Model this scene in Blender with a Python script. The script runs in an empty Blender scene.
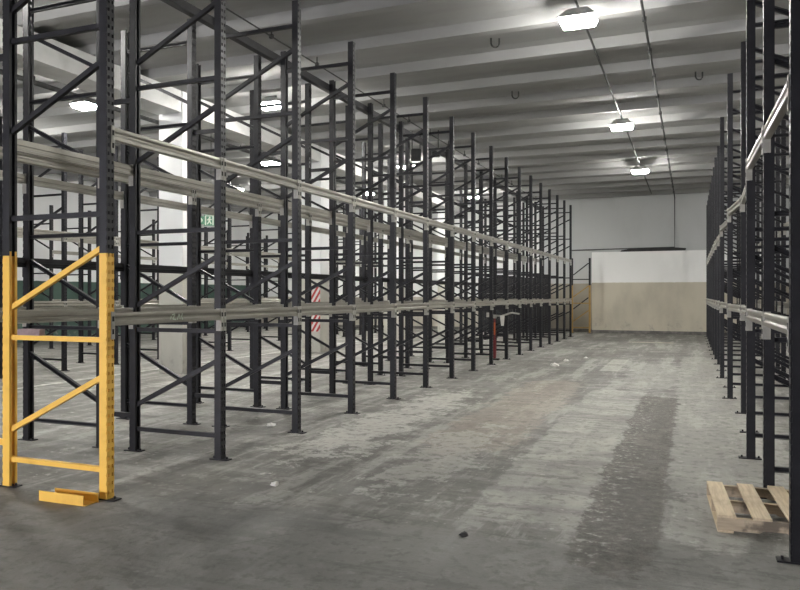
import bpy, bmesh, math, random
from mathutils import Vector, Matrix
random.seed(7)
scene = bpy.context.scene
COL = scene.collection
PI = math.pi

# ------------------------------------------------------------------ materials
class NB:
    """small node-expression builder"""
    def __init__(s, name):
        s.m = bpy.data.materials.new(name); s.m.use_nodes = True
        s.t = s.m.node_tree; s.t.nodes.clear()
        s.out = s.n('ShaderNodeOutputMaterial'); s.b = s.n('ShaderNodeBsdfPrincipled')
        s.t.links.new(s.b.outputs[0], s.out.inputs[0])
        s._pos = None
    def n(s, k): return s.t.nodes.new(k)
    def set(s, sock, v):
        if isinstance(v, bpy.types.NodeSocket): s.t.links.new(v, sock)
        elif isinstance(v, (tuple, list)) and len(v) == 3 and sock.type == 'RGBA': sock.default_value = (*v, 1)
        else: sock.default_value = v
    def pos(s):
        if s._pos is None:
            s._pos = s.n('ShaderNodeTexCoord').outputs['Object']
        return s._pos
    def xyz(s):
        q = s.n('ShaderNodeSeparateXYZ'); s.t.links.new(s.pos(), q.inputs[0]); return q.outputs
    def math(s, op, a, b=0.0, clamp=False):
        q = s.n('ShaderNodeMath'); q.operation = op; q.use_clamp = clamp
        s.set(q.inputs[0], a); s.set(q.inputs[1], b); return q.outputs[0]
    def noise(s, scale, stretch=(1, 1, 1), detail=4, rough=.55, off=(0, 0, 0)):
        mp = s.n('ShaderNodeMapping'); s.t.links.new(s.pos(), mp.inputs[0])
        mp.inputs['Scale'].default_value = stretch; mp.inputs['Location'].default_value = off
        q = s.n('ShaderNodeTexNoise'); s.t.links.new(mp.outputs[0], q.inputs['Vector'])
        q.inputs['Scale'].default_value = scale; q.inputs['Detail'].default_value = detail
        q.inputs['Roughness'].default_value = rough
        return q.outputs[0]
    def ramp(s, v, lo, hi):
        q = s.n('ShaderNodeMapRange'); q.clamp = True; q.interpolation_type = 'SMOOTHSTEP'
        s.set(q.inputs[0], v); s.set(q.inputs[1], lo); s.set(q.inputs[2], hi)
        return q.outputs[0]
    def band(s, v, lo, hi, soft):
        a = s.ramp(v, lo - soft, lo + soft); b = s.ramp(v, hi - soft, hi + soft)
        return s.math('SUBTRACT', a, b, True)
    def mul(s, *a):
        r = a[0]
        for x in a[1:]: r = s.math('MULTIPLY', r, x)
        return r
    def mix(s, f, a, b):
        q = s.n('ShaderNodeMix'); q.data_type = 'RGBA'
        s.set(q.inputs[0], f); s.set(q.inputs[6], a); s.set(q.inputs[7], b); return q.outputs[2]
    def bump(s, h, strength=.3, dist=.01):
        q = s.n('ShaderNodeBump'); q.inputs['Strength'].default_value = strength; q.inputs['Distance'].default_value = dist
        s.set(q.inputs['Height'], h); s.t.links.new(q.outputs[0], s.b.inputs['Normal'])
    def col(s, c): s.set(s.b.inputs['Base Color'], c); return s
    def rough(s, r): s.set(s.b.inputs['Roughness'], r); return s
    def metal(s, r): s.set(s.b.inputs['Metallic'], r); return s

def painted(name, c1, c2, rough=.5, metal=0.0, scale=6, bump=.0, lo=.4, hi=.7):
    k = NB(name); nz = k.noise(scale)
    k.col(k.mix(k.ramp(nz, lo, hi), c1, c2)).rough(rough).metal(metal)
    if bump: k.bump(k.noise(scale * 8), bump, .004)
    return k.m

M = {}
M['rack'] = painted('dark_rack_paint', (.0125, .0124, .0152), (.020, .0196, .0238), .46, 0, 6)
M['rack'].node_tree.nodes['Principled BSDF'].inputs['Specular IOR Level'].default_value = .35
M['dim_yellow'] = painted('dimmed_yellow_rack_paint', (.40, .25, .08), (.30, .19, .07), .5, 0, 7)  # yellow dimmed in the colour, offsetting door light on the far short frame
M['yellow'] = painted('yellow_rack_paint', (.90, .54, .09), (.78, .45, .075), .42, 0, 7, 0, .45, .8)
M['beam'] = painted('pale_beam_paint', (.31, .297, .26), (.245, .235, .205), .34, .4, 1.6)
M['connector'] = painted('pale_connector_paint', (.40, .39, .355), (.30, .29, .26), .45, .0, 12)
M['slot'] = painted('dark_slot', (.01, .01, .01), (.02, .02, .02), .8)
M['zinc'] = painted('zinc_steel', (.12, .12, .12), (.20, .20, .19), .45, .6, 15)
M['conduit'] = painted('conduit_grey', (.025, .025, .025), (.05, .05, .05), .6, .0, 8)
M['housing'] = painted('lamp_housing', (.35, .35, .34), (.42, .42, .41), .5, .1)
M['girder'] = painted('white_girder_paint', (.66, .66, .65), (.56, .56, .55), .8, 0, 2.5, .15)
M['wood'] = None
M['crate'] = painted('black_crate_plastic', (.010, .010, .011), (.018, .018, .019), .55)
M['red'] = painted('red_enamel', (.20, .025, .03), (.13, .02, .022), .5)
M['orange'] = painted('orange_plastic', (.55, .12, .03), (.45, .09, .03), .5)
M['paper'] = painted('crumpled_paper', (.75, .74, .70), (.6, .59, .56), .9)
M['debris'] = painted('dark_debris', (.03, .03, .03), (.06, .055, .05), .9)
M['pinkwood'] = painted('dusty_pink_wood', (.28, .20, .20), (.22, .16, .16), .8, 0, 20)
M['blackbox'] = painted('black_sheet', (.01, .01, .011), (.02, .02, .02), .6)
M['green_sign'] = painted('sign_green', (.05, .17, .10), (.06, .19, .11), .5)
M['white_sign'] = painted('sign_white', (.55, .62, .52), (.50, .56, .48), .5)
M['skirt'] = painted('grey_skirting', (.12, .115, .11), (.20, .19, .18), .8, 0, 5)

def emis(name, c, st):
    k = NB(name); k.col((.8, .8, .8)); k.set(k.b.inputs['Emission Color'], c); k.b.inputs['Emission Strength'].default_value = st
    return k.m
LAMP = 112.0
M['lamp'] = emis('lamp_diffuser_glow', (1.0, .98, .925), LAMP)

def ceiling_mat():
    k = NB('painted_concrete_ceiling')
    n1 = k.noise(.7, (.4, 1.5, 1)); n2 = k.noise(5)
    c = k.mix(k.ramp(n1, .35, .7), (.34, .34, .333), (.275, .275, .27))
    c = k.mix(k.math('MULTIPLY', k.ramp(n2, .5, .8), .35), c, (.30, .29, .27))
    k.col(c).rough(.85); k.bump(n2, .15, .01); return k.m
M['ceiling'] = ceiling_mat()

def two_tone(name, top, low, zb, grime=(.30, .28, .25), soft=.01):
    k = NB(name); x, y, z = k.xyz()
    n1 = k.noise(1.1, (1, 1, .5)); n2 = k.noise(6)
    e = k.math('ADD', z, k.math('MULTIPLY', k.math('SUBTRACT', n2, .5), .03))
    up = k.ramp(e, zb - soft, zb + soft)
    lowc = k.mix(k.ramp(n1, .38, .72), low, tuple(v * .80 for v in low))
    topc = k.mix(k.ramp(n1, .45, .8), top, tuple(v * .92 for v in top))
    c = k.mix(up, lowc, topc)
    c = k.mix(k.mul(k.ramp(n2, .52, .75), k.math('SUBTRACT', 1.0, k.ramp(z, .1, .9)), .7), c, grime)
    k.col(c).rough(.75); k.bump(n2, .12, .01); return k.m
M['wall_back'] = two_tone('pale_grey_over_beige_wall', (.52, .53, .53), (.36, .33, .27), 2.08)
M['wall_white'] = two_tone('white_over_pale_beige_wall', (.80, .81, .80), (.50, .47, .40), 1.5)
M['partition'] = two_tone('partition_white_over_beige', (.86, .86, .85), (.56, .515, .42), 2.10)
M['wall_left'] = two_tone('white_over_green_wall', (.72, .73, .73), (.055, .10, .08), 2.08)
M['column'] = two_tone('column_white_over_beige', (.78, .79, .79), (.53, .52, .46), 2.05)

def floor_mat():
    k = NB('worn_concrete_floor'); x, y, z = k.xyz()
    N = lambda *a: k.ramp(k.noise(*a), .28, .72)             # spread to 0..1
    big = N(.35, (1, .8, 1), 5, .6)
    mid = N(1.5, (1.3, .9, 1), 9, .70, (3, 1, 0))
    streak = N(1.0, (.55, 3.0, 1), 8, .66, (9, 4, 0))  # streaks in the colour, partly standing in for streaky rack shadows
    along = N(1.0, (2.6, .32, 1), 8, .68, (2, 8, 0))
    fine = N(9, (1, 1, 1), 8, .72)
    rag = N(2.3, (1, 1, 1), 10, .76, (5, 5, 0))
    e = k.math('SUBTRACT', rag, .5)
    c = k.mix(big, (.150, .145, .131), (.235, .23, .21))
    c = k.mix(k.math('MULTIPLY', k.ramp(mid, .56, .80), .60), c, (.38, .375, .345))
    c = k.mix(k.math('MULTIPLY', k.ramp(streak, .50, .72), .60), c, (.125, .121, .11))
    c = k.mix(k.math('MULTIPLY', k.ramp(streak, .36, .20), .30), c, (.40, .395, .36))
    c = k.mix(k.math('MULTIPLY', k.ramp(along, .56, .78), .50), c, (.43, .425, .39))
    c = k.mix(k.math('MULTIPLY', k.ramp(along, .44, .24), .55), c, (.13, .125, .115))
    def ragged(xa, xb, ya, yb, sx, sy, amt):
        m = k.mul(k.band(x, xa, xb, sx), k.band(y, ya, yb, sy))
        return k.ramp(k.math('ADD', m, k.math('MULTIPLY', e, amt)), .42, .56)
    def lay(c, m, f, col): return k.mix(k.math('MULTIPLY', m, f), c, col)
    pale = k.mix(k.ramp(mid, .25, .75), (.31, .305, .275), (.44, .435, .395))
    pale = k.mix(k.math('MULTIPLY', k.ramp(streak, .52, .75), .6), pale, (.20, .195, .18))
    c = lay(c, ragged(-1.55, -.68, 5.0, 12.6, .18, .4, .55), .78, pale)                    # resurfaced strip down the aisle
    c = lay(c, ragged(-2.75, -1.75, 7.0, 13.6, .4, .8, .7), .50, (.34, .29, .24))           # tan worn strip
    c = lay(c, ragged(-3.9, -3.2, 6.3, 11.5, .5, .9, 1.3), .70, (.52, .51, .47))            # pale smears by the racks
    c = lay(c, ragged(-2.6, -2.0, 5.4, 8.5, .4, .8, 1.3), .55, (.48, .47, .43))
    c = lay(c, ragged(-.22, .9, 6.3, 20, .16, .8, .75), .62, k.mix(mid, (.28, .275, .25), (.41, .405, .365)))
    c = lay(c, ragged(-.2, .5, 5.0, 6.2, .25, .4, .9), .55, (.38, .375, .34))
    c = lay(c, k.mul(k.band(x, -1.80, -1.42, .02), k.band(y, 15.7, 18.6, .05), k.ramp(mid, .15, .35)), .6, (.50, .49, .44))
    c = lay(c, ragged(-1.2, -.2, 12.9, 17.5, .3, .8, .8), .5, (.40, .395, .36))
    dk = ragged(-.72, -.20, 4.35, 12.1, .15, .5, .75)                                       # broken dark strip
    chip = N(13, (1, 1, 1), 8, .74, (4, 4, 0))
    rub = k.mix(chip, (.080, .074, .065), (.185, .173, .153))
    rub = k.mix(k.math('MULTIPLY', k.ramp(mid, .5, .75), .5), rub, (.26, .25, .225))
    rub = k.mix(k.mul(k.ramp(chip, .66, .80), k.ramp(k.math('ADD', x, k.math('MULTIPLY', e, .3)), -.38, -.62)), rub, (.40, .39, .355))
    jn = k.math('ADD', k.math('ADD', y, k.math('MULTIPLY', x, -.06)), k.math('MULTIPLY', e, .10))
    jn = k.math('ADD', jn, k.math('MULTIPLY', k.math('SUBTRACT', N(.55, (1, 1, 1), 3, .5, (7, 0, 0)), .5), .35))
    fr = k.math('SUBTRACT', 1.0, k.ramp(jn, 4.70, 4.86))                                      # smoother slab before the joint
    slab = k.mix(big, (.155, .152, .142), (.225, .221, .205))
    slab = k.mix(k.math('MULTIPLY', k.ramp(mid, .50, .85), .55), slab, (.30, .295, .275))
    slab = k.mix(k.math('MULTIPLY', k.ramp(streak, .52, .8), .45), slab, (.10, .098, .092))
    c = lay(c, fr, .88, slab)
    c = lay(c, k.mul(k.band(jn, 4.83, 4.845, .012), k.ramp(mid, .40, .60)), .6, (.06, .057, .052))
    c = lay(c, dk, .92, rub)
    v = k.n('ShaderNodeTexVoronoi'); v.feature = 'DISTANCE_TO_EDGE'; v.inputs['Scale'].default_value = .30
    wv = k.n('ShaderNodeVectorMath'); wv.operation = 'ADD'; k.t.links.new(k.pos(), wv.inputs[0])
    cb = k.n('ShaderNodeCombineXYZ'); k.set(cb.inputs[0], k.math('MULTIPLY', e, .5)); k.set(cb.inputs[1], k.math('MULTIPLY', e, .7)); k.t.links.new(cb.outputs[0], wv.inputs[1])
    k.t.links.new(wv.outputs[0], v.inputs['Vector'])
    cr = k.math('SUBTRACT', 1.0, k.ramp(v.outputs[0], .0, .005))
    c = lay(c, k.mul(cr, k.ramp(mid, .5, .7)), .5, (.075, .07, .065))
    c = lay(c, k.ramp(fine, .52, .85), .50, (.105, .10, .092))
    c = lay(c, k.mul(k.ramp(k.noise(14, (1, 1, 1), 3, .6, (1, 2, 3)), .655, .70), k.math('SUBTRACT', 1.0, k.math('MULTIPLY', fr, .7))), .55, (.50, .49, .45))
    k.col(c)
    k.rough(k.math('ADD', .50, k.math('MULTIPLY', mid, .35)))
    h = k.math('ADD', k.math('ADD', k.math('MULTIPLY', fine, .5), k.math('MULTIPLY', mid, .8)), k.math('MULTIPLY', k.math('MULTIPLY', dk, chip), 2.5))
    k.bump(h, .5, .012)
    return k.m
M['floor'] = floor_mat()

def line_mat(name, c, g):
    k = NB(name); nz = k.noise(5, (1, 1, 1), 6, .7)
    k.col(k.mix(k.ramp(nz, .40, .58), c, g)).rough(.7); return k.m
M['white_line'] = line_mat('worn_white_line', (.62, .61, .57), (.36, .355, .33))
M['yellow_line'] = line_mat('worn_yellow_line', (.60, .56, .40), (.36, .34, .28))

def wood_mat():
    k = NB('pallet_wood'); x, y, z = k.xyz()
    g = k.noise(6, (9, .7, 9), 5, .6); b = k.noise(2.2)
    c = k.mix(k.ramp(g, .35, .7), (.72, .60, .42), (.56, .45, .30))
    c = k.mix(k.math('MULTIPLY', k.ramp(b, .5, .75), .5), c, (.30, .22, .14))
    k.col(c).rough(.75); k.bump(g, .25, .004); return k.m
M['wood'] = wood_mat()
def wood2_mat():
    k = NB('pallet_wood_stringer'); g = k.noise(6, (.7, 9, 9), 5, .6); b = k.noise(5)
    c = k.mix(k.ramp(g, .35, .7), (.56, .46, .33), (.42, .34, .24))
    c = k.mix(k.math('MULTIPLY', k.ramp(b, .5, .62), .75), c, (.10, .085, .07))
    k.col(c).rough(.8); return k.m
M['wood2'] = wood2_mat()

def hazard_mat():
    k = NB('red_white_hazard'); x, y, z = k.xyz()
    s = k.math('ADD', z, k.math('MULTIPLY', x, -1.6)); f = k.math('FRACT', k.math('MULTIPLY', s, 4.2))
    f = k.math('GREATER_THAN', f, .5)
    k.col(k.mix(f, (.62, .60, .58), (.42, .05, .05))).rough(.6); return k.m
M['hazard'] = hazard_mat()

# ------------------------------------------------------------------ mesh helpers
class MB:
    def __init__(s): s.v = []; s.f = []; s.mi = []
    def quad_box(s, pts, mi=0):
        b = len(s.v); s.v += [tuple(p) for p in pts]
        for f in ((0, 3, 2, 1), (4, 5, 6, 7), (0, 1, 5, 4), (1, 2, 6, 5), (2, 3, 7, 6), (3, 0, 4, 7)):
            s.f.append(tuple(b + i for i in f)); s.mi.append(mi)
    def box(s, x0, x1, y0, y1, z0, z1, mi=0):
        s.quad_box([(x0, y0, z0), (x1, y0, z0), (x1, y1, z0), (x0, y1, z0), (x0, y0, z1), (x1, y0, z1), (x1, y1, z1), (x0, y1, z1)], mi)
    def tapered(s, w0, d0, z0, w1, d1, z1, mi=0):
        p = [(-w0, -d0, z0), (w0, -d0, z0), (w0, d0, z0), (-w0, d0, z0), (-w1, -d1, z1), (w1, -d1, z1), (w1, d1, z1), (-w1, d1, z1)]
        s.quad_box(p, mi)
    def bar(s, p, q, w, h, up=(0, 1, 0), mi=0):
        """box bar from p to q: h across in the plane normal to up, w along up"""
        p, q, up = Vector(p), Vector(q), Vector(up)
        d = (q - p).normalized(); a = up.cross(d).normalized(); b = d.cross(a).normalized()
        a *= h / 2; b *= w / 2
        s.quad_box([p - a - b, p + a - b, p + a + b, p - a + b, q - a - b, q + a - b, q + a + b, q - a + b], mi)
    def prism(s, prof, y0, y1, mi=0, axis='y'):
        n = len(prof); b = len(s.v)
        for yy in (y0, y1):
            for (px, pz) in prof: s.v.append((px, yy, pz) if axis == 'y' else (yy, px, pz))
        for i in range(n):
            j = (i + 1) % n; s.f.append((b + i, b + j, b + n + j, b + n + i)); s.mi.append(mi)
        s.f.append(tuple(b + i for i in range(n))[::-1]); s.mi.append(mi)
        s.f.append(tuple(b + n + i for i in range(n))); s.mi.append(mi)
    def tube(s, pts, r, seg=8, mi=0):
        pts = [Vector(p) for p in pts]; rings = []
        for i, p in enumerate(pts):
            d = (pts[min(i + 1, len(pts) - 1)] - pts[max(i - 1, 0)]).normalized()
            u = Vector((0, 0, 1)) if abs(d.z) < .9 else Vector((1, 0, 0))
            a = d.cross(u).normalized(); c = a.cross(d).normalized()
            rings.append(len(s.v))
            for k in range(seg):
                t = 2 * PI * k / seg; s.v.append(tuple(p + a * r * math.cos(t) + c * r * math.sin(t)))
        for i in range(len(pts) - 1):
            for k in range(seg):
                s.f.append((rings[i] + k, rings[i] + (k + 1) % seg, rings[i + 1] + (k + 1) % seg, rings[i + 1] + k)); s.mi.append(mi)
        s.f.append(tuple(rings[0] + k for k in range(seg))[::-1]); s.mi.append(mi)
        s.f.append(tuple(rings[-1] + k for k in range(seg))); s.mi.append(mi)
    def mesh(s, name, mats, bevel=0):
        me = bpy.data.meshes.new(name); me.from_pydata(s.v, [], s.f); 
        for m in (mats if isinstance(mats, list) else [mats]): me.materials.append(m)
        me.polygons.foreach_set('material_index', s.mi)
        bm = bmesh.new(); bm.from_mesh(me); bmesh.ops.recalc_face_normals(bm, faces=bm.faces)
        if bevel: bmesh.ops.bevel(bm, geom=list(bm.edges), offset=bevel, segments=2, affect='EDGES')
        bm.to_mesh(me); bm.free()
        return me

def obj(name, me, parent=None, loc=(0, 0, 0), rot=(0, 0, 0)):
    o = bpy.data.objects.new(name, me); COL.objects.link(o); o.location = loc; o.rotation_euler = rot
    if parent: o.parent = parent
    return o
def build(name, mb, mats, parent=None, loc=(0, 0, 0), rot=(0, 0, 0), bevel=0):
    return obj(name, mb.mesh(name, mats, bevel), parent, loc, rot)
def tag(o, label, cat, group=None, kind=None):
    o['label'] = label; o['category'] = cat
    if group: o['group'] = group
    if kind: o['kind'] = kind
    return o
def struct(o): o['kind'] = 'structure'; return o
def thing(name, label, cat, loc, rz=0, group=None, kind=None):
    return tag(obj(name, None, None, loc, (0, 0, rz)), label, cat, group, kind)
def copy_tree(o, parent=None):
    c = o.copy(); COL.objects.link(c); c.parent = parent
    for ch in list(o.children): copy_tree(ch, c)
    return c
ORD = ['first', 'second', 'third', 'fourth', 'fifth', 'sixth', 'seventh', 'eighth', 'ninth', 'tenth', 'eleventh', 'twelfth',
       'thirteenth', 'fourteenth', 'fifteenth', 'sixteenth', 'seventeenth', 'eighteenth']

# ------------------------------------------------------------------ the setting  (x across the aisle, y along it, z up)
XL, XR, YN, YF, ZC = -21.0, 7.6, -9.0, 31.9, 5.90
b = MB(); b.box(XL, XR, YN, YF, -.12, 0); struct(build('floor', b, M['floor']))
b = MB(); b.box(XL - .2, XL, YN, YF, 0, ZC); struct(build('wall_left', b, M['wall_left']))
b = MB(); b.box(XR, XR + .2, YN, YF, 0, ZC); struct(build('wall_right', b, M['wall_white']))
b = MB(); b.box(-6.1, XR + .2, YF, YF + .2, 0, ZC); struct(build('wall_back', b, M['wall_back']))
b = MB(); b.box(XL - .2, -6.1, YF, YF + .2, 0, ZC); struct(build('wall_back', b, M['wall_white']))
DX0, DX1, DZ = -11.0, -6.2, 3.3          # open loading door, unseen: added behind the viewpoint so daylight lights the front faces
b = MB(); b.box(XL - .2, DX0, YN - .2, YN, 0, ZC); b.box(DX1, XR + .2, YN - .2, YN, 0, ZC); b.box(DX0, DX1, YN - .2, YN, DZ, ZC); struct(build('wall_front', b, M['wall_back']))
b = MB(); b.box(DX0 - .12, DX0, YN - .22, YN + .03, 0, DZ + .12); b.box(DX1, DX1 + .12, YN - .22, YN + .03, 0, DZ + .12); b.box(DX0, DX1, YN - .22, YN + .03, DZ, DZ + .12); struct(build('trim_1', b, M['zinc']))
b = MB(); b.box(XL - .2, XR + .2, YN - 12, YN - .2, -.12, -.005); struct(build('ground', b, M['girder']))
b = MB(); b.box(XL - .2, XR + .2, YN - .2, YF + .2, ZC, ZC + .15)
RP = 1.4625; RY0 = 11.07
i = -14
while True:
    yc = RY0 + RP * i; i += 1
    if yc < YN + .3: continue
    if yc > YF - .3: break
    b.prism([(yc - .30, ZC), (yc - .14, ZC - .03), (yc - .085, ZC - .19), (yc + .085, ZC - .19), (yc + .14, ZC - .03), (yc + .30, ZC)], XL, XR, 0, 'x')
b.box(XL, XR, YF - .22, YF, ZC - .14, ZC)
struct(build('ceiling', b, M['ceiling']))
# columns and the girder they carry
COLY = [-5.4, .45, 6.3, 12.15, 18.0, 23.85, 29.7]
for y in COLY:
    b = MB(); b.box(-.30, .30, -.26, .26, 0, 5.705)
    struct(build('column', b, M['column'], None, (-9.81, y, 0), bevel=.012))
ys = [YN] + COLY + [YF]
for y0, y1 in zip(ys[:-1], ys[1:]):
    b = MB(); b.box(-.30, .30, y0 + .30, y1 - .30, 5.27, 5.70)
    struct(build('beam', b, M['girder'], None, (-9.81, 0, 0)))
# end partition: a low block in front of the back wall
b = MB(); b.box(-3.86, 2.6, 31.08, YF, 0, 3.37)
struct(build('partition', b, M['partition'], bevel=.015))
b = MB(); b.box(-3.86, 2.6, 31.05, 31.08, 0, .13); struct(build('baseboard_partition', b, M['skirt']))
b = MB(); b.box(XL, -3.86, YF - .03, YF, 0, .13); struct(build('baseboard_back', b, M['skirt']))
# painted lines
b = MB(); b.box(-10.71, -10.60, 4.0, 30, 0, .002); struct(build('floor_marking', b, M['white_line']))
b = MB(); b.box(-1.95, -.55, 25.5, 25.75, 0, .002); struct(build('floor_marking', b, M['yellow_line']))

# ------------------------------------------------------------------ rack kit
PW = .077
H2 = PW / 2
def post_mesh(name, height, guard, paint='yellow'):
    mb = MB(); h = PW / 2; t = .004; p = .066; z = .01
    while z < height - 1e-6:
        z0, z1 = z, min(z + p, height); zm = min(z0 + p * .56, z1)
        mi = 1 if z1 < guard else 0
        mb.box(h - t, h, -h, h, z0, zm, mi); mb.box(-h, h - t, -h, -h + t, z0, zm, mi); mb.box(-h, h - t, h - t, h, z0, zm, mi)
        if z1 > zm:     # perforated band: two keyhole slots and shallow edge notches
            mb.box(h - t, h, -.011, .011, zm, z1, mi)
            for q in (-1, 1): mb.box(h - t, h, min(q * .027, q * (h - .003)), max(q * .027, q * (h - .003)), zm, z1, mi)
            mb.box(-h, h - .009, -h, -h + t, zm, z1, mi); mb.box(-h, h - .009, h - t, h, zm, z1, mi)
        z = z1
    mi = 1 if guard > 1 else 0
    if guard > 1:
        for zz0, zz1, m_ in ((.01, guard, 1), (guard, height, 0)):
            mb.box(-h, -h + t, -h + t, -h + .024, zz0, zz1, m_); mb.box(-h, -h + t, h - .024, h - t, zz0, zz1, m_)
    else:
        mb.box(-h, -h + t, -h + t, -h + .024, .01, height); mb.box(-h, -h + t, h - .024, h - t, .01, height)
    return mb.mesh(name, [M['rack'], M[paint]])
def plate_mesh(name, mat):
    mb = MB(); mb.box(-.095, .11, -.042, .042, 0, .01)
    for x in (-.07, .08): mb.tube([(x, 0, .01), (x, 0, .03)], .009, 6)
    return mb.mesh(name, mat)
def channel_mesh(name, p, q, mat, w=.040, h=.040):
    """open channel between two points of the frame plane (y = 0)"""
    mb = MB(); p, q = Vector(p), Vector(q); d = (q - p).normalized(); a = Vector((0, 1, 0)).cross(d).normalized()
    t = .004
    mb.bar(p + Vector((0, -w / 2 + t / 2, 0)), q + Vector((0, -w / 2 + t / 2, 0)), t, h)
    mb.bar(p + a * (h / 2 - t / 2), q + a * (h / 2 - t / 2), w - .001, t); mb.bar(p - a * (h / 2 - t / 2), q - a * (h / 2 - t / 2), w - .001, t)
    return mb.mesh(name, mat)
DEPTH = 1.045
def make_upright(height=5.0, guard=0.0, depth=DEPTH, paint='yellow'):
    """front post at the origin (perforated face to +x), rear post at x = -depth"""
    root = obj('rack_upright', None)
    pm = post_mesh('post', height, guard, paint); pl = plate_mesh('base_plate', M['rack'])
    for x, r in ((0, 0), (-depth, PI)):
        po = obj('post', pm, root, (x, 0, 0), (0, 0, r)); obj('base_plate', pl, po)
    xa, xb = -PW / 2 + .012, -depth + PW / 2 - .012
    for z in (.23, 1.245, 2.235, 3.71, 4.72):
        if z > height - .1: continue
        obj('crossbar', channel_mesh('crossbar', (xb, 0, z), (xa, 0, z), M[paint] if z < guard else M['rack']), root)
    for z in (.475, 1.49, 2.955, 3.965):
        if z + .5 > height: continue
        obj('diagonal_brace', channel_mesh('diagonal_brace', (xb, 0, z), (xa, 0, z + .485), M[paint] if z < guard else M['rack'], .036, .042), root)
    return root
BAY = 1.468
BL = BAY - PW
def beam_body(L):
    mb = MB()
    prof = [(-.006, .0), (0, .006), (0, .032), (-.014, .046), (-.014, .060), (-.003, .072), (-.001, .086), (-.003, .098), (-.010, .105), (-.034, .105), (-.034, .078), (-.05, .078), (-.05, .056), (-.040, .050), (-.040, .026), (-.05, .020), (-.05, 0)]
    mb.prism(prof, .0047, L - .0047); return mb
def conn_mesh(end):
    mb = MB(); s = -1 if end == 0 else 1
    y0, y1 = (0, .004) if end == 0 else (-.004, 0)
    y0, y1 = (.0007, .0047) if end == 0 else (-.0047, -.0007)
    mb.box(-.052, .0, y0, y1, -.105, .112)
    ya, yb = (-.036, .004) if end == 0 else (-.004, .036)
    mb.box(.0005, .0045, ya, yb, -.105, .112)
    yc = (ya + yb) / 2
    for zc in (.055, -.045): mb.box(.0045, .0065, yc - .010, yc + .010, zc - .020, zc + .020, 1)
    return mb.mesh('connector', [M['connector'], M['slot']])
CONN = [conn_mesh(0), conn_mesh(1)]
def make_beam(cut=0.0):
    me = beam_body(BL - 2 * cut); me.v = [(x, y + cut, z) for x, y, z in me.v]
    root = obj('load_beam', me.mesh('load_beam', M['beam']))
    obj('connector', CONN[0], root, (0, cut, 0)); obj('connector', CONN[1], root, (0, BL - cut, 0))
    return root
ZB = {'lower': 1.355, 'upper': 2.815}

proto = {'dark': make_upright(), 'yellow': make_upright(5.0, 1.96), 'low': make_upright(4.25), 'beam': make_beam(), 'short_beam': make_beam(.006)}
used = set()
def inst(kind):
    if kind in used: return copy_tree(proto[kind])
    used.add(kind); return proto[kind]

SKIP = set()
def upright_row(key, y0, x, rot, idx, label, group, kinds=None, cat='rack upright'):
    for k in idx:
        if (key, k) in SKIP: continue
        o = inst((kinds or {}).get(k, 'dark'))
        o.location = (x(k) if callable(x) else x, y0 + BAY * k, 0); o.rotation_euler = (0, 0, rot)
        tag(o, label(k), cat, group)
def beam_row(key, y0, xface, rot, idx, label, group, levels=('lower', 'upper')):
    """xface: the x of the post's perforated face"""
    for lv in levels:
        for k in idx:
            if (key, lv, k) in SKIP: continue
            o = inst('short_beam' if callable(xface) else 'beam')
            xa, xb = (xface(k), xface(k + 1)) if callable(xface) else (xface, xface)
            ta = math.atan2(xa - xb, BAY)       # the row is not quite straight: a beam turns to meet the next post
            if rot == 0: o.location = (xa + (xb - xa) * .03 + (.004 if callable(xface) else 0), y0 + BAY * k + H2, ZB[lv])
            else: o.location = (xb + (xa - xb) * .03 - (.004 if callable(xface) else 0), y0 + BAY * (k + 1) - H2, ZB[lv])
            o.rotation_euler = (0, 0, rot + ta)
            tag(o, label(lv, k), 'rack beam', group, 'thing')

YA, XA = 4.40, -4.246
XAr = XA - DEPTH
NA = 17
# --- aisle-side row with the yellow feet
upright_row('A', YA, XA, 0, range(NA),
            lambda k: 'upright frame with yellow lower half standing beside the yellow floor channel' if k == 0 else
            f'dark upright frame in the aisle-side row, {ORD[k-1]} behind the yellow-footed front frame',
            'upright frames of the aisle-side row', {0: 'yellow'})
beam_row('Af', YA, XA + H2, 0, range(NA - 1), lambda lv, k: f'pale {lv} beam on aisle face of yellow-footed row, {ORD[k]} bay from yellow frame',
         'beams on the aisle face of the aisle-side row')
beam_row('Ar', YA, XAr - H2, PI, range(NA - 1), lambda lv, k: f'pale {lv} beam on rear side of yellow-footed row, {ORD[k]} bay from yellow frame',
         'beams on the rear of the aisle-side row')
# --- row backing onto it
XB = -5.73; XBr = XB - DEPTH
upright_row('B', YA, XBr, PI, range(NA), lambda k: f'dark upright frame, {ORD[k]} from the near end of the row backing the yellow-footed row',
            'upright frames of the backing row', {0: 'yellow'})
beam_row('Bf', YA, XB + H2, 0, range(NA - 1), lambda lv, k: f'pale {lv} beam on inner side of the backing row, {ORD[k]} bay from near end',
         'beams on the inner side of the backing row')
beam_row('Br', YA, XBr - H2, PI, range(NA - 1), lambda lv, k: f'pale {lv} beam on far side of the backing row, {ORD[k]} bay from near end',
         'beams on the far side of the backing row')
proto['dark_beam'] = obj('load_beam', proto['beam'].data.copy()); proto['dark_beam'].data.materials[0] = M['rack']
for c_, y_ in ((0, 0), (1, BL)):
    me_ = CONN[c_].copy(); me_.materials[0] = M['rack']; obj('connector', me_, proto['dark_beam'], (0, y_, 0))
for k in range(NA - 1):
    if ('Bd', k) in SKIP: continue
    o = inst('dark_beam'); o.location = (XBr - H2, YA + BAY * (k + 1) - H2, 1.90); o.rotation_euler = (0, 0, PI)
    tag(o, f'dark middle beam on far side of the backing row, {ORD[k]} bay from near end', 'rack beam', 'dark middle beams of the backing row', 'thing')
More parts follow.
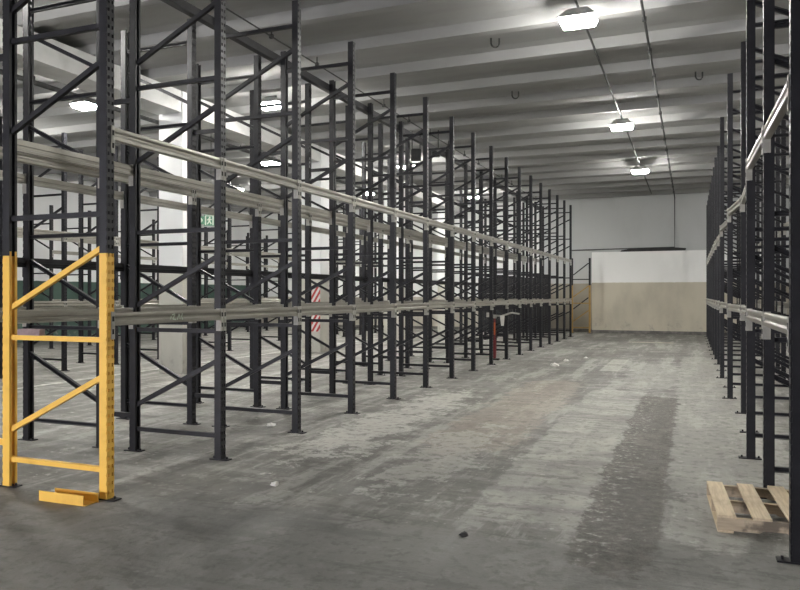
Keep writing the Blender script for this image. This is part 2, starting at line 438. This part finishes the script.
# --- row beyond the white columns
YC_, XC_ = 4.13, -12.22; XCr = XC_ - DEPTH
rc = range(4, 18)
upright_row('C', YC_, XC_, 0, rc, lambda k: f'dark upright frame, {ORD[k-4]} from near end of the row beyond the white columns',
            'upright frames beyond the white columns')
beam_row('Cf', YC_, XC_ + H2, 0, range(4, 17), lambda lv, k: f'pale {lv} beam on front of row beyond white columns, {ORD[k-4]} bay from near end',
         'beams on the front of the row beyond the columns')
beam_row('Cr', YC_, XCr - H2, PI, range(4, 17), lambda lv, k: f'pale {lv} beam on back of row beyond white columns, {ORD[k-4]} bay from near end',
         'beams on the back of the row beyond the columns')
# --- low row by the green-based wall
YD, XD = 4.3, -17.6; XDr = XD - DEPTH
upright_row('D', YD, XDr, PI, range(8, 18), lambda k: f'low dark upright frame, {ORD[k-8]} from near end of row by green-based wall',
            'low upright frames by the green-based wall', {k: 'low' for k in range(6, 18)})
beam_row('Df', YD, XD + H2, 0, range(8, 17), lambda lv, k: f'pale {lv} beam on row by green-based wall, {ORD[k-8]} bay from near end',
         'beams of the row by the green-based wall')
# --- row over the wooden pallet
YR, XR_ = 4.90, .56; XRr = XR_ + DEPTH
NR = 18
RX = {0: .587, 1: .566, 2: .54, 3: .635, 4: .66, 5: .555, 6: .62, 7: .55, 8: .60, 9: .59, 10: .572}
rx = lambda k: RX.get(k, .572)
upright_row('R', YR, rx, PI, range(NR), lambda k: f'dark upright frame, {ORD[k]} from near end of the row over the wooden pallet',
            'upright frames of the row over the pallet')
beam_row('Rf', YR, lambda k: rx(k) - H2, PI, range(NR - 1), lambda lv, k: f'pale {lv} beam on aisle face of the row over the wooden pallet, {ORD[k]} bay',
         'beams on the aisle face of the row over the pallet')
beam_row('Rr', YR, lambda k: rx(k) + DEPTH + H2, 0, range(NR - 1), lambda lv, k: f'pale {lv} beam on rear of the row over the wooden pallet, {ORD[k]} bay',
         'beams on the rear of the row over the pallet')
# --- ties between the two back-to-back rows
def spacer(name, z, mat, y):
    mb = MB(); w = (XAr - H2) - (XB + H2) - .004
    mb.box(-w, 0, -.004, .0, -.025, .025); mb.box(-w, 0, 0, .026, .021, .025); mb.box(-w, 0, 0, .026, -.025, -.021)
    return build(name, mb, mat, None, (XAr - H2 - .002, y, z))
sp_me = {}
for k in range(NA):
    for z, nm in ((.36, 'low'), (3.60, 'high')):
        if ('spacer', nm, k) in SKIP: continue
        key = 'y' if (k == 0 and nm == 'low') else 'd'
        if key not in sp_me:
            o = spacer('row_spacer', z, M['yellow'] if key == 'y' else M['rack'], YA); sp_me[key] = o.data
        else: o = obj('row_spacer', sp_me[key])
        o.location = (XAr - H2 - .002, YA + BAY * k, z)
        tag(o, ('yellow ' if key == 'y' else 'dark ') + f'{nm} tie bar linking the back-to-back rows at the {ORD[k]} frame from near end', 'tie bar', 'tie bars between the back-to-back rows')
# long rail over the rear posts
mb = MB(); mb.box(-.045, .045, 0, YA + BAY * 16 - YA + .2, 0, .10)
o = build('top_rail', mb, M['rack'], None, (XAr - H2 - .047, YA - .1, 4.84))
tag(o, 'long dark rail running along the rear post tops of the yellow-footed row', 'rail')

# --- short frame against the end wall
mbk = make_upright(3.12, 2.05, .72, 'dim_yellow')
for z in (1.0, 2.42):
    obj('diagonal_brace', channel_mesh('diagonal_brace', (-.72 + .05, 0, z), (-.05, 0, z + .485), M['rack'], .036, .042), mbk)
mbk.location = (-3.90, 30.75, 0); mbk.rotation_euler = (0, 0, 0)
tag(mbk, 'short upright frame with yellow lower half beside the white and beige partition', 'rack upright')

# ------------------------------------------------------------------ lamps and ceiling services
def lamp_proto():
    root = obj('ceiling_lamp', None)
    mb = MB(); mb.tapered(.25, .175, .0, .15, .10, .10); mb.tapered(.255, .18, -.025, .255, .18, .0)
    build('housing', mb, M['housing'], root)
    mb = MB(); mb.tapered(.215, .145, -.10, .25, .175, -.0255)
    build('diffuser', mb, M['lamp'], root)
    mb = MB()
    for x in (-.12, .12): mb.box(x - .012, x + .012, -.01, .01, .10, .135)
    mb.box(-.14, .14, -.015, .015, .13, .14)
    br = build('bracket', mb, M['conduit'], root)
    return root
proto['lamp'] = lamp_proto()
def lamp(x, y, z, label, group):
    o = inst('lamp'); o.location = (x, y, z); o.rotation_euler = (0, 0, 0)
    tag(o, label, 'lamp', group)
ZL = 5.52
g1 = 'lamps over the clear aisle'; g2 = 'lamps beyond the backing row'; g3 = 'lamps over the row past the columns'
for y, l in ((10.45, 'glowing ceiling lamp over the aisle, first along the conduit, hanging largest'), (17.4, 'glowing ceiling lamp over the aisle, second along the conduit'),
             (23.9, 'glowing ceiling lamp over the aisle, third along the conduit near the end wall')):
    lamp(-1.49, y, ZL, l, g1)
for y, l in ((12.75, 'glowing ceiling lamp, higher of two seen between the first two dark aisle-side frames'), (20.3, 'glowing ceiling lamp behind the yellow-footed rows, second from near end'),
             (27.6, 'glowing ceiling lamp behind the yellow-footed rows, nearest the end wall'), (5.6, 'glowing ceiling lamp behind the yellow-footed rows, beside the yellow frame')):
    lamp(-7.98, y, ZL, l, g2)
for y, l in ((11.35, 'glowing ceiling lamp seen between posts of the yellow frame'), (18.4, 'glowing ceiling lamp, lower of two seen between the first two dark aisle-side frames'),
             (25.2, 'small distant glowing lamp above the row beyond the white columns')):
    lamp(-11.5, y, ZL, l, g3)
lamp(-14.9, 27.6, ZL, 'added ceiling lamp brightening the end wall past the column row', g3)  # extra lamp, added to brighten the white end wall
for y in (12.5, 22.5): lamp(-15.6, y, ZL, f'added ceiling lamp lighting the green-based wall, {"nearer" if y < 15 else "further"} one', 'added lamps by the green-based wall')  # added pair, not a known lamp row: lights the left wall
for y, nm in ((6.0, 'near'), (14.5, 'middle'), (23.0, 'far')): lamp(5.2, y, ZL, f'added ceiling lamp lighting the wall behind the row over the pallet, {nm} one', 'added lamps behind the row over the pallet')  # added out of view so the right wall shows bright between posts

def conduit(pts, r, label, hang=(), name='conduit_pipe', ztop=ZC - .19, clips=()):
    mb = MB(); mb.tube(pts, r)
    o = build(name, mb, M['conduit']); tag(o, label, 'pipe')
    for (x, y, z) in hang:
        m2 = MB(); m2.tube([(x, y, z), (x, y, ztop)], .011, 6); m2.box(x - .03, x + .03, y - .022, y + .022, z - .03, z + .03)
        build('hanger', m2, M['conduit'], o)
    return o
ribs = [RY0 + RP * i for i in range(-3, 14)]
conduit([(-1.49, -8.9, 5.685), (-1.49, 30.9, 5.685)], .018, 'thin grey conduit the aisle lamps hang from, running the length of the aisle')
zc = 5.60
conduit([(-.63, -8.9, zc), (-.63, 31.82, zc), (-.63, 31.82, 3.56), (-4.8, 31.82, 3.52)], .020,
        'long grey pipe along the ceiling that drops and turns along the end wall', [(-.63, y, zc) for y in ribs if y > 8])
conduit([(-6.0, -8, 5.58), (-6.0, 31.5, 5.58)], .012, 'thin cable on hangers over the back-to-back rows', [(-6.0, y, 5.58) for y in ribs if y > 4][::1], 'ceiling_cable')
conduit([(-10.25, -6, 5.17), (-10.25, 31.5, 5.17)], .045, 'dark pipe under the far edge of the white girder', [(-10.25, y, 5.17) for y in (4, 9, 15, 21, 27)], 'girder_pipe', 5.28)
# lifting loops left in the ceiling
def hook(x, y, z, label, r=.07, d=.16, ang=.5):
    mb = MB(); pts = [(-r, 0, d)] + [(-r * math.cos(t), 0, r - r * math.sin(t)) for t in [PI * i / 8 for i in range(9)]] + [(r, 0, d)]
    mb.tube(pts, .014, 6)
    o = build('lifting_loop', mb, M['conduit'], None, (x, y, z), (0, 0, ang)); tag(o, label, 'loop', 'steel lifting loops in the ceiling')
hook(-3.05, 11.85, ZC - .155, 'dark steel loop in the ceiling, closest to the first aisle lamp')
hook(-3.45, 15.1, ZC - .155, 'dark steel loop in the ceiling above the aisle-side row of frames')
hook(.14, 15.1, ZC - .155, 'dark steel loop in the ceiling above the row over the pallet')
# hanging dark units
for x, y, w, hh, l in ((-6.67, 17.7, .13, .15, 'black box unit hanging under the ceiling above the backing row'), (-6.27, 17.8, .21, .06, 'flat black unit hanging under the ceiling beside the black box')):
    o = thing('hanging_unit', l, 'ceiling unit', (x, y, 5.25), .35, 'black units under the ceiling')
    mb = MB(); mb.box(-w, w, -.1, .1, -hh, hh); build('casing', mb, M['blackbox'], o, bevel=.015)
    mb = MB()
    for q in (-1, 1): mb.box(q * w * .8 - .012, q * w * .8 + .012, -.01, .01, hh, .64)
    build('hanger', mb, M['conduit'], o)
# exit sign
o = thing('exit_sign', 'green and white hanging emergency exit sign beside the first white column', 'sign', (-11.45, 15.2, 3.49), .38)
mb = MB(); mb.box(-.23, -.03, -.02, .02, -.10, .10); build('panel', mb, M['green_sign'], o)
mb = MB(); mb.box(-.03, .24, -.02, .02, -.14, .14); build('sign_face', mb, M['green_sign'], o)
mb = MB(); mb.box(.0, .03, -.024, -.021, -.12, .12); mb.box(.0, .22, -.024, -.021, .10, .12); mb.box(.19, .22, -.024, -.021, -.12, .12)
mb.bar((.11, -.0225, .05), (.115, -.0225, -.02), .003, .05); mb.bar((.115, -.0225, -.02), (.06, -.0225, -.10), .003, .028); mb.bar((.115, -.0225, -.02), (.16, -.0225, -.10), .003, .028)
mb.bar((.11, -.0225, .04), (.05, -.0225, .0), .003, .02); mb.bar((.11, -.0225, .04), (.17, -.0225, .01), .003, .02); mb.box(.10, .14, -.024, -.021, .055, .09)
mb.bar((-.19, -.0225, 0), (-.08, -.0225, 0), .003, .03); mb.bar((-.11, -.0225, .05), (-.06, -.0225, 0), .003, .03); mb.bar((-.11, -.0225, -.05), (-.06, -.0225, 0), .003, .03)
build('pictogram', mb, M['white_sign'], o)
mb = MB()
for x in (-.15, .15): mb.tube([(x, 0, .09), (x, 0, ZC - 3.49 - .1)], .008, 6)
build('hanger', mb, M['conduit'], o)

# ------------------------------------------------------------------ smaller things
# yellow channel lying by the front frame
mb = MB(); mb.box(-.235, .205, -.065, -.059, .0, .078); mb.box(-.20, .235, .055, .061, 0, .072); mb.box(-.22, .22, -.059, .055, 0, .006)
o = build('floor_channel', mb, M['yellow'], None, (-4.47, 4.24, .0), (0, 0, .02)); tag(o, 'short yellow steel channel lying on the floor before the yellow frame', 'channel')
# pinkish batten on the yellow crossbar
mb = MB(); mb.box(-.12, .12, -.03, .03, 0, .052)
o = build('wooden_block', mb, M['pinkwood'], None, (-5.05, YA, 1.2655), (0, 0, .03), bevel=.003); tag(o, 'dusty pink wooden block resting on the yellow crossbar', 'block')
# paint smear on the first lower beam
mb = MB()
for p, q in (((0, .01), (.012, .04)), ((.02, .05), (.06, .055)), ((.06, .05), (.03, .012)), ((.03, .012), (.075, .006)), ((.09, .005), (.115, .055)), ((.115, .055), (.13, .01)), ((.16, .06), (.148, .03)), ((.148, .03), (.165, .004))):
    mb.bar((.0008, p[0], p[1]), (.0008, q[0], q[1]), .0015, .011, (1, 0, 0))
first = [x for x in COL.objects if x.get('label') == 'pale lower beam on aisle face of yellow-footed row, first bay from yellow frame'][0]
build('paint_mark', mb, M['white_sign'], first, (.0, .66, .02))

# wooden pallet
o = thing('wooden_pallet', 'pale wooden pallet lying on the floor beneath the dark rack posts', 'pallet', (.165, 5.325, 0), .055)
PL, PD = 1.20, .93
for j, y in enumerate((0, PD / 2 - .02, PD - .04)):
    mb = MB()
    mb.prism([(0, .016), (.26, .016), (.28, .032), (.42, .032), (.44, .016), (.76, .016), (.78, .032), (.92, .032), (.94, .016), (PL, .016), (PL, .10), (0, .10)], y, y + .04)
    build('stringer', mb, M['wood2'], o, bevel=.002)
for j in range(6):
    x = j * (PL - .115) / 5
    mb = MB(); mb.box(x, x + .115, -.004, PD + .004, .1005, .1185); build('deck_board', mb, M['wood'], o, bevel=.002)
for x in (0, PL / 2 - .05, PL - .10):
    mb = MB(); mb.box(x, x + .10, .0, PD, .0, .0155); build('bottom_board', mb, M['wood'], o, bevel=.002)

# red post with bracket
o = thing('red_post', 'narrow red post with pale bracket arm standing behind a dark upright', 'post', (-4.47, 17.33, 0), .1)
mb = MB(); mb.box(-.09, .11, -.08, .08, 0, .04); build('foot_plate', mb, M['debris'], o)
mb = MB(); mb.box(-.035, .035, -.03, .03, .04, .50); build('lower_sleeve', mb, M['red'], o, bevel=.01)
mb = MB(); mb.box(-.022, .022, -.02, .02, .50, 1.02); build('pole', mb, M['red'], o, bevel=.008)
mb = MB(); mb.box(-.02, .02, -.026, -.0205, .62, .92); build('reflector', mb, M['orange'], o)
mb = MB(); mb.tube([(-.15, 0, 1.10), (.16, 0, 1.08), (.42, .02, 1.16), (.60, .02, 1.13)], .022, 8); mb.box(-.20, -.10, -.04, .04, 1.05, 1.16); mb.box(-.04, .04, -.03, .03, 1.02, 1.09)
build('bracket_arm', mb, M['connector'], o)
mb = MB(); mb.prism([(.13, 1.09), (.24, 1.10), (.22, .84), (.16, .84)], -.03, .03); build('bracket_tongue', mb, M['paper'], o)

# hazard board on the second column
mb = MB(); mb.box(-.13, .13, -.012, .012, 0, 1.28)
o = build('hazard_board', mb, M['hazard'], None, (-9.65, 17.7305, .58)); tag(o, 'red and white striped board fixed to a white column', 'hazard board')

# dark crates stacked before the end wall
def crate_mesh():
    mb = MB(); w, d, h = .365, .29, .325
    for sx in (-1, 1):
        for sy in (-1, 1): mb.box(sx * w - .03 * (sx > 0), sx * w + .03 * (sx < 0), sy * d - .03 * (sy > 0), sy * d + .03 * (sy < 0), 0, h)
    for z in (.0, .115, .235):
        mb.box(-w + .03, w - .03, -d, -d + .012, z, z + .07); mb.box(-w + .03, w - .03, d - .012, d, z, z + .07)
        mb.box(-w, -w + .012, -d + .03, d - .03, z, z + .07); mb.box(w - .012, w, -d + .03, d - .03, z, z + .07)
    mb.box(-w + .02, w - .02, -d + .02, d - .02, .0, h - .05)
    mb.box(-w, w, -d, -d + .014, h - .02, h); mb.box(-w, w, d - .014, d, h - .02, h)
    return mb.mesh('slatted_crate', M['crate'])
cm = crate_mesh()
CN = ['first', 'second', 'third', 'fourth']
for c in range(4):
    n = 7 if c < 3 else 7
    for r in range(n):
        o = obj('slatted_crate', cm, None, (-8.10 + .755 * c, 30.3 + random.uniform(-.02, .02), r * .332 + .001), (0, 0, random.uniform(-.02, .02)))
        tag(o, f'black slatted crate, {ORD[r]} from floor in {CN[c]} stack along the end wall' if r < n - 1 else f'black slatted crate topping the {CN[c]} stack along the end wall', 'crate', 'black crates stacked by the end wall')
# flat dark sheet on the partition
mb = MB(); mb.prism([(-1.28, 0), (1.22, 0), (1.26, .10), (.9, .135), (-.9, .12), (-1.22, .07)], -.25, .25, 0, 'y')
o = build('flat_panel', mb, M['blackbox'], None, (-1.45, 31.45, 3.372)); tag(o, 'flat black panel lying on top of the white and beige partition', 'panel')

# litter
def scrap(x, y, s, mat, label, cat='scrap', name='paper_scrap'):
    bm = bmesh.new(); bmesh.ops.create_icosphere(bm, subdivisions=2, radius=1)
    for v in bm.verts:
        k = 1 + random.uniform(-.35, .35); v.co = Vector((v.co.x * s * k, v.co.y * s * .8 * k, max(0, v.co.z + .35) * s * .45 * k))
    me = bpy.data.meshes.new(name); bm.to_mesh(me); bm.free(); me.materials.append(mat)
    o = obj(name, me, None, (x, y, 0), (0, 0, random.uniform(0, 3))); tag(o, label, cat, 'litter on the floor' if mat != M['debris'] else None)
scrap(-2.84, 16.37, .10, M['paper'], 'larger white paper scrap on the aisle floor beyond the red post')
scrap(-2.81, 17.71, .07, M['paper'], 'small white paper scrap just beyond the larger one on the aisle floor')
scrap(-2.45, 18.6, .06, M['paper'], 'tiny white scrap furthest along the aisle floor')
scrap(-4.75, 7.6, .055, M['paper'], 'white scrap on the floor between the second and third aisle-side frames')
scrap(-3.25, 5.25, .045, M['paper'], 'pale scrap on the floor in front of the second aisle-side frame')
scrap(-1.4, 4.62, .035, M['debris'], 'small dark lump of debris on the floor joint in the aisle', 'debris', 'debris_lump')

# ------------------------------------------------------------------ camera, world, colour
cam = bpy.data.cameras.new('camera'); co = bpy.data.objects.new('camera', cam); COL.objects.link(co)
FPX = 723.6
cam.sensor_width = 36; cam.lens = FPX / 800 * 36; cam.clip_end = 100; cam.clip_start = .05
co.location = (0, 0, 1.6); co.rotation_euler = (PI / 2, 0, math.atan(291.2 / FPX))
cam.shift_y = -.3 / 800
scene.camera = co
w = bpy.data.worlds.new('world'); scene.world = w; w.use_nodes = True
w.node_tree.nodes['Background'].inputs[0].default_value = (.94, .93, 1.0, 1); w.node_tree.nodes['Background'].inputs[1].default_value = 13.0
pl = bpy.data.lights.new('door_portal', 'AREA'); pl.shape = 'RECTANGLE'; pl.size = DX1 - DX0; pl.size_y = DZ; pl.cycles.is_portal = True
po = bpy.data.objects.new('door_portal', pl); COL.objects.link(po); po.location = ((DX0 + DX1) / 2, YN - .1, DZ / 2); po.rotation_euler = (PI / 2, 0, 0)
vs = scene.view_settings
vs.view_transform = 'Standard'; vs.look = 'None'; vs.gamma = 1; vs.use_curve_mapping = False
vs.exposure = 1.55
